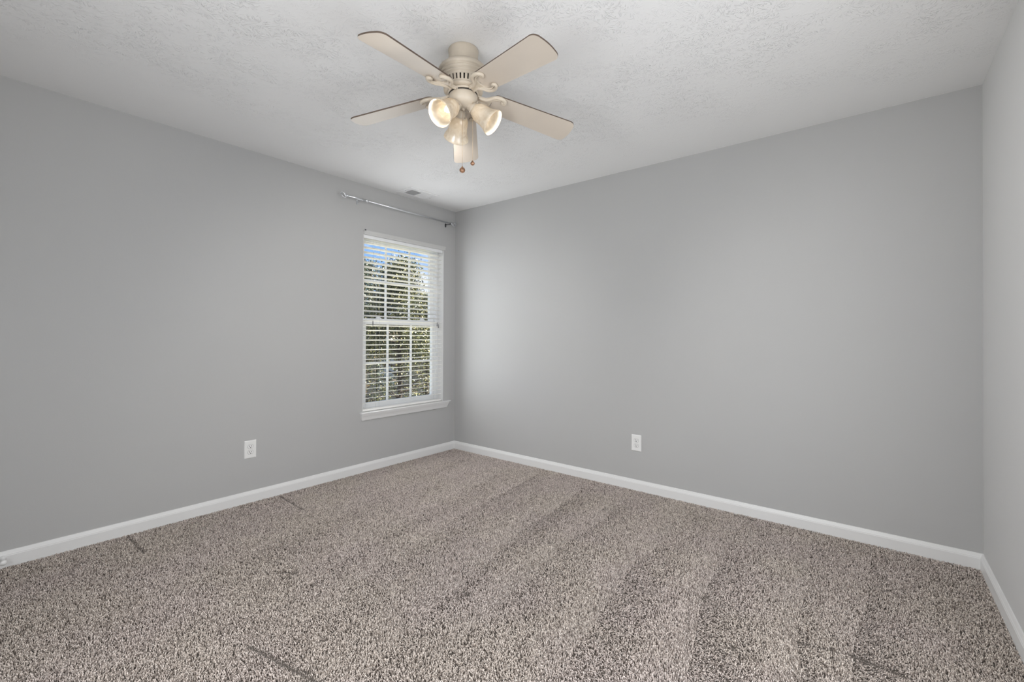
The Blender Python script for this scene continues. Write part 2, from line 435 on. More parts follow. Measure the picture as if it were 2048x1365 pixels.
for yy in (fy0 + 0.036, fy1 - 0.042): m.box(-0.118, -0.112, yy, yy + 0.006, fz0 + 0.03, fz1 - 0.034)
wl(m.build('frame', M_VINYL, win, bevel=0.0015))
def sash(name, x, z0, z1, st, rb, rtop, y0, y1, muny, munz):
    m = MB()
    m.box(x - 0.017, x + 0.017, y0, y0 + st, z0, z1); m.box(x - 0.017, x + 0.017, y1 - st, y1, z0, z1)
    m.box(x - 0.017, x + 0.017, y0 + st, y1 - st, z0, z0 + rb); m.box(x - 0.017, x + 0.017, y0 + st, y1 - st, z1 - rtop, z1)
    s = wl(m.build(name, M_VINYL, win, bevel=0.0025))
    g = MB()
    for yy in muny: g.box(x - 0.006, x + 0.006, yy - 0.0095, yy + 0.0095, z0 + rb, z1 - rtop)
    for zz in munz: g.box(x - 0.0055, x + 0.0055, y0 + st, y1 - st, zz - 0.008, zz + 0.008)
    gr = g.build('muntins', M_VINYL, s, bevel=0.002)
    p = MB(); p.box(x - 0.001, x + 0.001, y0 + st, y1 - st, z0 + rb, z1 - rtop)
    p.build('pane', M_PANE, s)
    return s
sash('lower_sash', -0.095, 0.532, 1.308, 0.044, 0.034, 0.052, fy0 + 0.034, fy1 - 0.034, (-0.758, -0.492), (0.912,))
sash('upper_sash', -0.130, 1.268, 2.012, 0.044, 0.036, 0.022, fy0 + 0.034, fy1 - 0.034, (-0.758, -0.489), (1.648,))
m = MB()                                                # sash locks on the meeting rail
for yy in (-0.86, -0.36):
    m.box(-0.100, -0.078, yy - 0.022, yy + 0.022, 1.308, 1.316)
    m.tube([(-0.092, yy - 0.02, 1.319), (-0.080, yy + 0.012, 1.319)], 0.005, 8)
wl(m.build('sash_lock', M_VINYL, win))
# stool with horns, crown-like apron with returned ends
m = MB()
SP = [(-0.085, 0.495), (0.037, 0.495), (0.0400, 0.497), (0.0400, 0.501), (0.0375, 0.504), (-0.085, 0.504)]
m.profile(SP, lambda u, v, s: (u, s, v), WY0 + 0.001, WY1 - 0.001)
SP2 = [(0.0, 0.495), (0.037, 0.495), (0.0400, 0.497), (0.0400, 0.501), (0.0375, 0.504), (0.0, 0.504)]
m.profile(SP2, lambda u, v, s: (u, s, v), -1.102, WY0 + 0.001); m.profile(SP2, lambda u, v, s: (u, s, v), WY1 - 0.001, -0.088)
wl(m.build('sill', M_TRIM, win))
m = MB()
AP = [(0.0355, 0.495), (0.0345, 0.489), (0.0300, 0.478), (0.0240, 0.466), (0.0190, 0.453), (0.0160, 0.441), (0.0120, 0.4345)]
ya, yb = -1.101, -0.104
vs = []
for u, v in AP:
    q = (0.495 - v) / 0.060
    vs += [(0.0, ya + 0.016 * q, v), (u, ya + 0.016 * q, v), (u, yb - 0.016 * q, v), (0.0, yb - 0.016 * q, v)]
fs = []
for i in range(len(AP) - 1):
    for j in range(3): fs.append((i * 4 + j, i * 4 + j + 1, i * 4 + 5 + j, i * 4 + 4 + j))
nA = len(AP) - 1
fs += [(0, 3, 2, 1), (nA * 4, nA * 4 + 1, nA * 4 + 2, nA * 4 + 3)]
m.add(vs, fs); wl(m.build('apron', M_TRIM, win))

# ------------------------------------------------------------------ window 2 (unseen, added behind the camera for a fill lamp)
added_win2 = bpy.data.objects.new('added_window_2', None); COL.objects.link(added_win2); added_win2.location = ((RX0 + RX1) / 2, -D, RZ0)
struct(added_win2, 'white window added behind the camera for fill light', 'window')
def wl2(o): o.location = -added_win2.location; return o
m = MB(); y0_, y1_ = -D - 0.12, -D - 0.05
for a_, b_ in ((RX0, RX0 + 0.05), (RX1 - 0.05, RX1), ((RX0 + RX1) / 2 - 0.03, (RX0 + RX1) / 2 + 0.03)): m.box(a_, b_, y0_, y1_, RZ0, RZ1)
m.box(RX0, RX1, y0_, y1_, RZ0, RZ0 + 0.05); m.box(RX0, RX1, y0_, y1_, RZ1 - 0.05, RZ1)
wl2(m.build('frame', M_VINYL, added_win2))
m = MB(); m.box(RX0 - 0.04, RX1 + 0.04, -D, -D + 0.035, RZ0 - 0.02, RZ0); wl2(m.build('sill', M_TRIM, added_win2))
m = MB(); m.box(RX0 + 0.05, RX1 - 0.05, -D - 0.086, -D - 0.084, RZ0 + 0.05, RZ1 - 0.05); wl2(m.build('pane', M_PANE, added_win2))

# ------------------------------------------------------------------ window 3 (unseen, added beside the camera for a fill lamp)
added_win3 = bpy.data.objects.new('added_window_3', None); COL.objects.link(added_win3); added_win3.location = (L, (QY0 + QY1) / 2, RZ0)
struct(added_win3, 'white window added in the right wall beside the camera for fill light', 'window')
def wl3(o): o.location = -added_win3.location; return o
m = MB()
for a_, b_ in ((QY0, QY0 + 0.05), (QY1 - 0.05, QY1)): m.box(L + 0.05, L + 0.12, a_, b_, RZ0, RZ1)
m.box(L + 0.05, L + 0.12, QY0, QY1, RZ0, RZ0 + 0.05); m.box(L + 0.05, L + 0.12, QY0, QY1, RZ1 - 0.05, RZ1)
wl3(m.build('frame', M_VINYL, added_win3))
m = MB(); m.box(L - 0.035, L, QY0 - 0.04, QY1 + 0.04, RZ0 - 0.02, RZ0); wl3(m.build('sill', M_TRIM, added_win3))
m = MB(); m.box(L + 0.084, L + 0.086, QY0 + 0.05, QY1 - 0.05, RZ0 + 0.05, RZ1 - 0.05); wl3(m.build('pane', M_PANE, added_win3))

# ------------------------------------------------------------------ window blind
BX = -0.034
bl = thing('window_blind', (BX, -0.6175, WZ1), 'white horizontal slat blind with open slats hung in the sash window', 'blind')
by0, by1 = WY0 + 0.008 - bl.location.y, WY1 - 0.012 - bl.location.y
m = MB(); m.box(-0.024, 0.030, by0, by1, -0.056, -0.007); m.build('headrail', M_VINYL, bl, bevel=0.002)
m = MB()
VP = [(0.033, -0.028), (0.041, -0.027), (0.0425, -0.022), (0.0425, -0.014), (0.0455, -0.006), (0.0475, 0.004), (0.047, 0.010), (0.0365, 0.010), (0.0345, -0.008)]
m.extrude(VP, lambda u, v, s: Vector((u, s, v)), WY0 + 0.002 - bl.location.y, WY1 + 0.014 - bl.location.y)
va = m.build('valance', M_VALANCE, bl)
m = MB(); m.box(0.046, 0.050, WY0 + 0.004 - bl.location.y, WY0 + 0.016 - bl.location.y, 0.004, 0.014); m.build('valance_clip', M_GUN, va)
m = MB(); tilt = math.radians(8.5)                      # thin crowned slats, room edge up
zs = []
zt, zb, pitch = 1.958, 0.548, 0.0420
z = zt
while z > zb: zs.append(z); z -= pitch
for z in zs:
    pr = []
    for i in range(7):
        u = -0.025 + 0.05 * i / 6; c = 0.0022 * (1 - (u / 0.025) ** 2)
        pr.append((u * math.cos(tilt), u * math.sin(tilt) + c))
    pr += [(u, v - 0.0026) for u, v in reversed(pr)]
    m.profile(pr, lambda u, v, s, z=z: (u, s, v + z - bl.location.z), by0 + 0.002, by1 - 0.004)
m.build('slats', M_BLIND, bl)
m = MB(); m.box(-0.024, 0.024, by0 + 0.002, by1 - 0.004, 0.506 - bl.location.z, 0.523 - bl.location.z); m.build('bottom_rail', M_BLIND, bl, bevel=0.003)
for yy in (-0.905, -0.235):
    m = MB()
    for dx in (-0.0265, 0.0265): m.tube([(dx, yy - bl.location.y, -0.045), (dx, yy - bl.location.y, 0.523 - bl.location.z)], 0.0008, 6)
    m.build('ladder_cord', M_CORD, bl)
def tassel(yy, zz, dx):
    m = MB(); m.tube([(dx, yy, -0.045), (dx, yy, zz + 0.02)], 0.0008, 6); c = m.build('lift_cord', M_CORD, bl)
    t = MB(); t.lathe([(0.0012, 0.022), (0.0035, 0.018), (0.005, 0.004), (0.006, -0.014), (0.0055, -0.018), (0.0005, -0.019)], 14, Matrix.Translation((dx, yy, zz)))
    t.build('tassel', M_TASSEL, c)
tassel(-0.975 - bl.location.y, 1.262 - bl.location.z, 0.031)
tassel(-0.240 - bl.location.y, 1.268 - bl.location.z, 0.031)
tassel(-0.226 - bl.location.y, 1.252 - bl.location.z, 0.033)

# ------------------------------------------------------------------ curtain rod
RXp, RZp = 0.07, 2.284
rod = thing('curtain_rod', (RXp, -0.685, RZp), 'slim chrome curtain rod with looped finials mounted above the window', 'curtain rod')
m = MB(); m.tube([(0, -0.575, 0), (0, -0.40, 0)], 0.0085, 16); m.tube([(0, -0.41, 0), (0, 0.553, 0)], 0.0068, 16); m.build('pole', M_CHROME, rod)
m = MB(); m.lathe([(0.007, -0.012), (0.0115, -0.010), (0.0125, 0), (0.0115, 0.010), (0.007, 0.012)], 18, Matrix.Translation((0, -0.405, 0)) @ Matrix.Rotation(PI / 2, 4, 'X')); m.build('collar', M_CHROME, rod)
for sgn, y0 in ((-1, -0.575), (1, 0.553)):
    m = MB()
    m.lathe([(0.0005, -0.012), (0.006, -0.010), (0.0105, -0.003), (0.0105, 0.004), (0.006, 0.010), (0.0005, 0.012)], 16, Matrix.Translation((0, y0 + sgn * 0.008, 0)) @ Matrix.Rotation(PI / 2, 4, 'X'))
    pts = []
    for i in range(46):                                 # wire that loops once and ends in a small open curl
        q = i / 45
        if q < 0.68:
            a = q / 0.68 * 2 * PI * 1.12
            r = 0.021; pts.append((0.008 * math.sin(a), y0 + sgn * (0.018 + r - r * math.cos(a)) + 0, -r * math.sin(a)))
        else:
            w = (q - 0.68) / 0.32; a0 = 2 * PI * 1.12; x0 = 0.018 + 0.021 - 0.021 * math.cos(a0); z0 = -0.021 * math.sin(a0)
            pts.append((0.006 * (1 - w), y0 + sgn * (x0 + 0.052 * w), z0 + 0.026 * math.sin(w * PI * 0.95) + 0.012 * w))
    m.tube(pts, [0.0042] * 40 + [0.004, 0.0038, 0.0035, 0.0032, 0.0028, 0.002], 10)
    m.build('finial', M_CHROME, rod)
for yy in (-0.454, 0.545):
    m = MB()
    m.extrude([(0.008 * math.cos(a) * 1.0, (0.011 if math.sin(a) > 0 else -0.011) + 0.008 * math.sin(a)) for a in [2 * PI * i / 20 for i in range(20)]],
              lambda u, v, t: Vector((t, yy + u, v - 0.010)), -RXp, -RXp + 0.004)
    m.tube([(-RXp + 0.003, yy, -0.004), (-0.03, yy, -0.008), (-0.006, yy, -0.0095), (0.006, yy, -0.009), (0.0105, yy, -0.002)], 0.0035, 8)
    m.build('bracket', M_GUN if yy > 0 else M_CHROME, rod)

# ------------------------------------------------------------------ outlets
def outlet(loc, rot, label):
    o = thing('wall_outlet', loc, label, 'electrical outlet', 'duplex outlets low on the walls'); o.rotation_euler = (0, 0, rot)
    # local: plate in x-z, facing -y
    m = MB()
    pw, ph = 0.0385, 0.0615
    vs = []
    for s_, y in ((1.0, 0.0), (1.0, -0.003), (0.93, -0.0062)):
        k = 1 if s_ == 1 else None
        a, b = (pw, ph) if k else (pw - 0.0045, ph - 0.0045)
        vs += [(-a, y, -b), (a, y, -b), (a, y, b), (-a, y, b)]
    fs = [(0, 1, 2, 3), (8, 11, 10, 9)]
    for i in range(2):
        for j in range(4):
            k = (j + 1) % 4; fs.append((i * 4 + j, i * 4 + 4 + j, i * 4 + 4 + k, i * 4 + k))
    m.add(vs, fs); m.build('cover_plate', M_PLATE, o, bevel=0.0008)
    for zc in (0.0195, -0.0195):
        m = MB(); out = []
        for i in range(28):
            a = 2 * PI * i / 28; out.append((0.0172 * math.cos(a), max(-0.0128, min(0.0128, 0.0172 * math.sin(a)))))
        m.extrude(out, lambda u, v, t, zc=zc: Vector((u, t, v + zc)), -0.0060, -0.0078)
        r = m.build('receptacle', M_PLATE, o, bevel=0.0005)
        s = MB()
        s.box(-0.0080, -0.0050, -0.0081, -0.0070, zc - 0.0015, zc + 0.0080); s.box(0.0052, 0.0080, -0.0081, -0.0070, zc - 0.0005, zc + 0.0070)
        s.lathe([(0.0031, 0), (0.0031, 0.0012), (0.0001, 0.0012)], 14, Matrix.Translation((0, -0.0070, zc - 0.0072)) @ Matrix.Rotation(PI / 2, 4, 'X'))
        s.build('slots', M_SLOT, r)
        rg = MB(); rg.tube([(u * 1.045, -0.0063, v * 1.06 + zc) for u, v in out + out[:1]], 0.0006, 6, cap=False); rg.build('seam', M_RUBBER, r)
    m = MB(); m.lathe([(0.0033, 0), (0.0033, 0.0008), (0.0022, 0.0016), (0.0001, 0.0018)], 16, Matrix.Translation((0, -0.0062, 0)) @ Matrix.Rotation(PI / 2, 4, 'X'))
    m.build('screw', M_PLATE, o)
    return o
outlet((0.0, -1.952, 0.363), PI / 2, 'white duplex outlet on the window wall, left of the window')
outlet((1.974, 0.0, 0.3525), 0, 'white duplex outlet on the wide blank wall right of the corner')

# ------------------------------------------------------------------ ceiling register
cv = thing('ceiling_vent', (0.172, -0.632, H), 'white two way ceiling air register above the window', 'air vent')
m = MB(); hx, hy = 0.106, 0.160; ix, iy = 0.060, 0.118
def frame_ring(m, ax, ay, az, bx, by, bz):
    vs = [(-ax, -ay, az), (ax, -ay, az), (ax, ay, az), (-ax, ay, az), (-bx, -by, bz), (bx, -by, bz), (bx, by, bz), (-bx, by, bz)]
    m.add(vs, [(j, (j + 1) % 4, 4 + (j + 1) % 4, 4 + j) for j in range(4)])
frame_ring(m, hx, hy, 0, hx, hy, -0.003); frame_ring(m, hx, hy, -0.003, hx - 0.010, hy - 0.010, -0.0085)
frame_ring(m, hx - 0.010, hy - 0.010, -0.0085, ix, iy, -0.0085); frame_ring(m, ix, iy, -0.0085, ix, iy, -0.001)
m.box(-ix, ix, -0.006, 0.006, -0.0085, -0.001)
m.build('frame', M_VENT, cv, bevel=0.0008)
m = MB(); m.box(-ix, ix, -iy, iy, -0.0012, -0.0004); m.build('duct_opening', M_DARK, cv)
for nm, y0, y1, ang in (('louver_bank', -iy, -0.006, 62), ('louver_bank', 0.006, iy, -38)):
    m = MB(); n = 13
    for i in range(n):
        yc = y0 + (y1 - y0) * (i + 0.5) / n
        mt = Matrix.Translation((0, yc, -0.0048)) @ Matrix.Rotation(math.radians(ang), 4, 'X')
        m.box(-ix, ix, -0.0040, 0.0040, -0.0004, 0.0004, mtx=mt)
    m.build(nm, M_VENT, cv)
for yy in (-0.139, 0.139):
    m = MB(); m.lathe([(0.004, 0), (0.0035, -0.0015), (0.0001, -0.002)], 12, Matrix.Translation((0, yy, -0.0085))); m.build('screw', M_RUBBER, cv)

# ------------------------------------------------------------------ door stop on the window wall baseboard
ds = thing('door_stop', (0.013, -3.088, 0.043), 'small white rigid door stop on the left baseboard at the picture edge', 'door stop')
RY = Matrix.Rotation(PI / 2, 4, 'Y')
m = MB(); m.lathe([(0.0135, 0), (0.0135, 0.004), (0.0095, 0.010), (0.0065, 0.016), (0.006, 0.050), (0.008, 0.054)], 20, RY); m.build('shaft', M_PLATE, ds)
m = MB(); m.lathe([(0.0105, 0.052), (0.0125, 0.056), (0.0125, 0.070), (0.010, 0.074), (0.0001, 0.075)], 20, RY); m.build('bumper', M_PLATE, ds)

# ------------------------------------------------------------------ ceiling fan
FC = Vector((1.9359, -1.8201, H))
fan = thing('ceiling_fan', FC, 'cream five blade ceiling fan with three lit bell shades', 'ceiling fan')
m = MB(); m.lathe([(0.0001, 0), (0.0655, 0), (0.0675, -0.002), (0.0675, -0.012), (0.0660, -0.016), (0.0655, -0.050), (0.0635, -0.076)], 64); m.build('canopy', M_CREAM, fan)
m = MB()
m.lathe([(0.058, -0.060), (0.074, -0.061), (0.086, -0.065), (0.098, -0.072), (0.108, -0.081), (0.1130, -0.090), (0.1125, -0.096), (0.108, -0.100),
         (0.1035, -0.1025), (0.1035, -0.1055), (0.1065, -0.1085), (0.1065, -0.1125), (0.1030, -0.1160), (0.0995, -0.1180), (0.0995, -0.1205),
         (0.1025, -0.1235), (0.1020, -0.1275), (0.0985, -0.1305), (0.0955, -0.1325), (0.0945, -0.1370)], 96)
m.lathe([(0.0945, -0.137), (0.0885, -0.137)], 96)
m.lathe([(0.0880, -0.1690), (0.0850, -0.1690), (0.0875, -0.1715), (0.0875, -0.1750), (0.0845, -0.1785), (0.0800, -0.1805), (0.0740, -0.1815), (0.0700, -0.1815)], 96)
ns = 34
for i in range(ns):                                     # ribs between the cooling slots
    a0 = 2 * PI * (i + 0.20) / ns; a1 = 2 * PI * (i + 0.80) / ns; vs = []
    for rt_, zt_ in ((0.0945, -0.137), (0.0862, -0.169)):
        for rr in (rt_, rt_ - 0.006):
            for k in range(4):
                a = a0 + (a1 - a0) * k / 3; vs.append((rr * math.cos(a), rr * math.sin(a), zt_))
    fs = []
    for k in range(3):
        fs += [(k, k + 1, 9 + k, 8 + k), (4 + k, 12 + k, 13 + k, 5 + k)]
    fs += [(0, 8, 12, 4), (3, 7, 15, 11)]
    m.add(vs, fs)
for zc, th in ((-0.1385, 0.0045), (-0.1665, 0.0045)):   # solid bands above and below the slots
    rr = 0.0945 - (0.0083) * ((-zc - 0.137) / 0.032)
    m.lathe([(rr + 0.0008, zc + 0.0035), (rr, zc - 0.0035)], 96)
m.v = [(p[0], p[1], p[2] - 0.010) for p in m.v]
mh = m.build('motor_housing', M_CREAM, fan)
m = MB(); m.lathe([(0.0835, -0.1465), (0.0775, -0.180)], 64); m.build('motor_core', M_DARK, mh)
m = MB(); m.lathe([(0.066, -0.189), (0.0700, -0.1905), (0.0700, -0.1975), (0.068, -0.199), (0.062, -0.199)], 64); m.build('flywheel', M_CREAM, fan)
m = MB(); m.lathe([(0.064, -0.1985), (0.0645, -0.203), (0.058, -0.205)], 64); m.build('collar_gap', M_DARK, fan)
m = MB()
m.lathe([(0.0500, -0.2035), (0.0618, -0.2035), (0.0632, -0.2055), (0.0632, -0.2240), (0.0615, -0.2330), (0.0565, -0.2425), (0.0470, -0.2510), (0.0330, -0.2575), (0.0160, -0.2610), (0.0001, -0.2615)], 64)
m.lathe([(0.0065, -0.2600), (0.0075, -0.2640), (0.0060, -0.2680), (0.0001, -0.2695)], 20)
m.build('switch_housing', M_CREAM, fan)

# blades and their scroll irons
TX, TY, BPITCH, BW = 0.0315, -0.0440, -0.2139, 0.1384
blade_outline = []
def rounded(s0, s1, w0, w1, r0, r1):
    pts = []
    def arc(cs, cv, r, a0, a1, n=7):
        for i in range(n + 1):
            a = a0 + (a1 - a0) * i / n; pts.append((cs + r * math.cos(a), cv + r * math.sin(a)))
    arc(s0 + r0, -w0 / 2 + r0, r0, PI, 1.5 * PI)
    arc(s1 - r1 - 0.004, -w1 / 2 + r1, r1, 1.5 * PI, 2 * PI - 0.12)
    for i in range(1, 6):
        v = -w1 / 2 + r1 + (w1 - 2 * r1) * i / 6; pts.append((s1 + 0.004 * (1 - (2 * i / 6 - 1) ** 2) - 0.004 + 0.0005, v))
    arc(s1 - r1 - 0.004, w1 / 2 - r1, r1, 0.12, 0.5 * PI)
    arc(s0 + r0, w0 / 2 - r0, r0, 0.5 * PI, PI)
    return pts
def catmull(P, n=6):
    P = [Vector(p) for p in P]; out = []
    Q = [P[0] * 2 - P[1]] + P + [P[-1] * 2 - P[-2]]
    for i in range(1, len(Q) - 2):
        for j in range(n):
            t = j / n; a, b, c, d = Q[i - 1], Q[i], Q[i + 1], Q[i + 2]
            out.append(0.5 * ((2 * b) + (c - a) * t + (2 * a - 5 * b + 4 * c - d) * t * t + (3 * b - a - 3 * c + d) * t ** 3))
    out.append(P[-1]); return out
for k in range(5):
    a = 4.83639 + k * 2 * PI / 5
    er = Vector((math.cos(a), math.sin(a), 0)); en = Vector((-math.sin(a), math.cos(a), 0))
    R_ = 0.5396
    tip = er * R_ + Vector((0, 0, -0.262 + TX * er.x * R_ + TY * er.y * R_))
    root = Vector((0, 0, -0.190))
    u = (tip - root).normalized(); S = (tip - root).length
    v = (en * math.cos(BPITCH) + Vector((0, 0, 1)) * math.sin(BPITCH)); v = (v - u * v.dot(u)).normalized()
    nrm = u.cross(v)
    if nrm.z < 0: nrm = -nrm
    def bp(s, w, t, root=root, u=u, v=v, nrm=nrm): return root + u * s + v * w + nrm * t
    m = MB(); m.extrude(rounded(0.135, S + 0.004, 0.112, BW, 0.022, 0.030), bp, 0.0, 0.006, mi=0, mi_side=1, mi_top=1)
    b = m.build('blade', [M_BLADE, M_BLADE_EDGE], fan)
    m = MB()                                            # iron: flat arm that splits into two volutes under the blade
    neck = lambda s, w, t: bp(s, w, t)
    t_ = -0.004
    half = catmull([(0.062, 0.019, 0), (0.080, 0.0165, 0), (0.098, 0.018, 0), (0.114, 0.028, 0), (0.128, 0.042, 0), (0.143, 0.051, 0), (0.150, 0.047, 0), (0.143, 0.033, 0), (0.134, 0.018, 0), (0.130, 0.0, 0)], 5)
    arm = [(q.x, q.y) for q in half] + [(q.x, -q.y) for q in reversed(half[:-1])]
    m.extrude(arm, bp, -0.006, 0.002)
    for sg in (1, -1):
        P2 = [(0.070, 0.013), (0.088, 0.011), (0.106, 0.014), (0.121, 0.027), (0.133, 0.043), (0.150, 0.0525), (0.170, 0.053), (0.186, 0.046),
              (0.192, 0.036), (0.187, 0.028), (0.178, 0.028), (0.175, 0.034), (0.180, 0.037)]
        path = [bp(q.x, q.y * sg, -0.006) for q in catmull([(p[0], p[1], 0) for p in P2], 5)]
        nP = len(path); rad = [0.0058 + 0.0026 * math.sin(PI * min(1, i / nP * 1.2)) - 0.002 * max(0, (i / nP - 0.75) / 0.25) for i in range(nP)]
        m.tube(path, rad, 10)
        P3 = [(0.112, 0.010), (0.126, 0.020), (0.140, 0.033), (0.156, 0.041), (0.170, 0.041)]
        path = [bp(q.x, q.y * sg, -0.0065) for q in catmull([(p[0], p[1], 0) for p in P3], 5)]
        m.tube(path, [0.0020 + 0.0022 * math.sin(PI * i / (len(path) - 1)) for i in range(len(path))], 8)
        c = bp(0.180, 0.0345 * sg, -0.006); m.tube([c + nrm * 0.003, c - nrm * 0.004], [0.005, 0.004], 12)
    m.build('blade_iron', M_CREAM, b)

# three lamps
tc_ = Vector((math.sin(YAW), -math.cos(YAW), 0)); lat = Vector((math.cos(YAW), math.sin(YAW), 0))
for deg in (-40, 80, 200):
    q = math.radians(deg); er = tc_ * math.cos(q) + lat * math.sin(q)
    p0 = er * 0.050 + Vector((0, 0, -0.2665)); p1 = er * 0.138 + Vector((0, 0, -0.335))
    ax = (p1 - p0).normalized(); Lh = (p1 - p0).length
    mt = Matrix.Translation(p0) @ ax.to_track_quat('Z', 'X').to_matrix().to_4x4()
    m = MB(); m.lathe([(0.0001, -0.034), (0.016, -0.034), (0.020, -0.026), (0.0215, -0.012), (0.026, -0.006), (0.0265, 0.004), (0.0255, 0.010)], 32, mt)
    for i in range(3):
        a = 2 * PI * i / 3 + 0.4; c = Vector((0.026 * math.cos(a), 0.026 * math.sin(a), 0.001)); o_ = Vector((0.034 * math.cos(a), 0.034 * math.sin(a), 0.001))
        m.tube([mt @ c, mt @ o_], [0.002, 0.0032], 8)
    so = m.build('socket', M_CREAM, fan)
    pr = [(0.0245, 0.002), (0.0275, 0.006), (0.0335, 0.014), (0.0385, 0.025), (0.0408, 0.038), (0.0415, 0.052), (0.0430, 0.066), (0.0462, 0.080), (0.0512, 0.093), (0.0565, 0.103), (0.0590, Lh + 0.001)]
    outer = pr + [(0.0592, Lh + 0.0025), (0.0580, Lh + 0.0035)]
    inner = [(r - 0.0026, z_ + 0.001) for r, z_ in reversed(pr)]
    m = MB(); m.lathe(outer + inner, 48, mt); m.build('lamp_shade', M_SHADE, fan)
    m = MB(); m.lathe([(0.0001, 0.012), (0.010, 0.014), (0.0105, 0.024), (0.016, 0.034), (0.0172, 0.042), (0.0155, 0.052), (0.0105, 0.063), (0.005, 0.072), (0.0001, 0.076)], 24, mt)
    m.build('bulb', M_BULB, so)
    sd = bpy.data.lights.new('lamp_light', 'SPOT'); sd.energy = LAMP_W; sd.color = LAMP_COLOR   # what leaves the open mouth of the shade
    sd.spot_size = math.radians(124); sd.spot_blend = 1.0; sd.shadow_soft_size = 0.025
    sl = bpy.data.objects.new('lamp_light', sd); COL.objects.link(sl); sl.parent = fan
    sl.location = mt @ Vector((0, 0, 0.084)); sl.rotation_euler = (-ax).to_track_quat('Z', 'Y').to_euler()

# pull chains with turned knobs
def chain(p, ztop, zk, rk):
    m = MB(); z = ztop
    m.tube([(p.x, p.y, ztop), (p.x, p.y, zk + rk)], 0.0007, 6)
    while z > zk + rk:
        m.lathe([(0.0001, 0.0012), (0.0011, 0.0006), (0.0011, -0.0006), (0.0001, -0.0012)], 6, Matrix.Translation((p.x, p.y, z))); z -= 0.0045
    c = m.build('pull_chain', M_BRASS, fan)
    m = MB(); m.lathe([(0.002, rk * 1.25), (0.0035, rk * 0.95), (rk * 0.75, rk * 0.55), (rk, 0.0), (rk * 0.8, -rk * 0.55), (rk * 0.4, -rk * 0.85), (0.0001, -rk * 0.92)], 24, Matrix.Translation((p.x, p.y, zk)))
    m.build('pull_knob', M_COPPER, c)
chain(tc_ * 0.004 + lat * -0.002, -0.266, -0.539, 0.0135)
chain(tc_ * 0.030 + lat * 0.046, -0.240, -0.519, 0.0100)

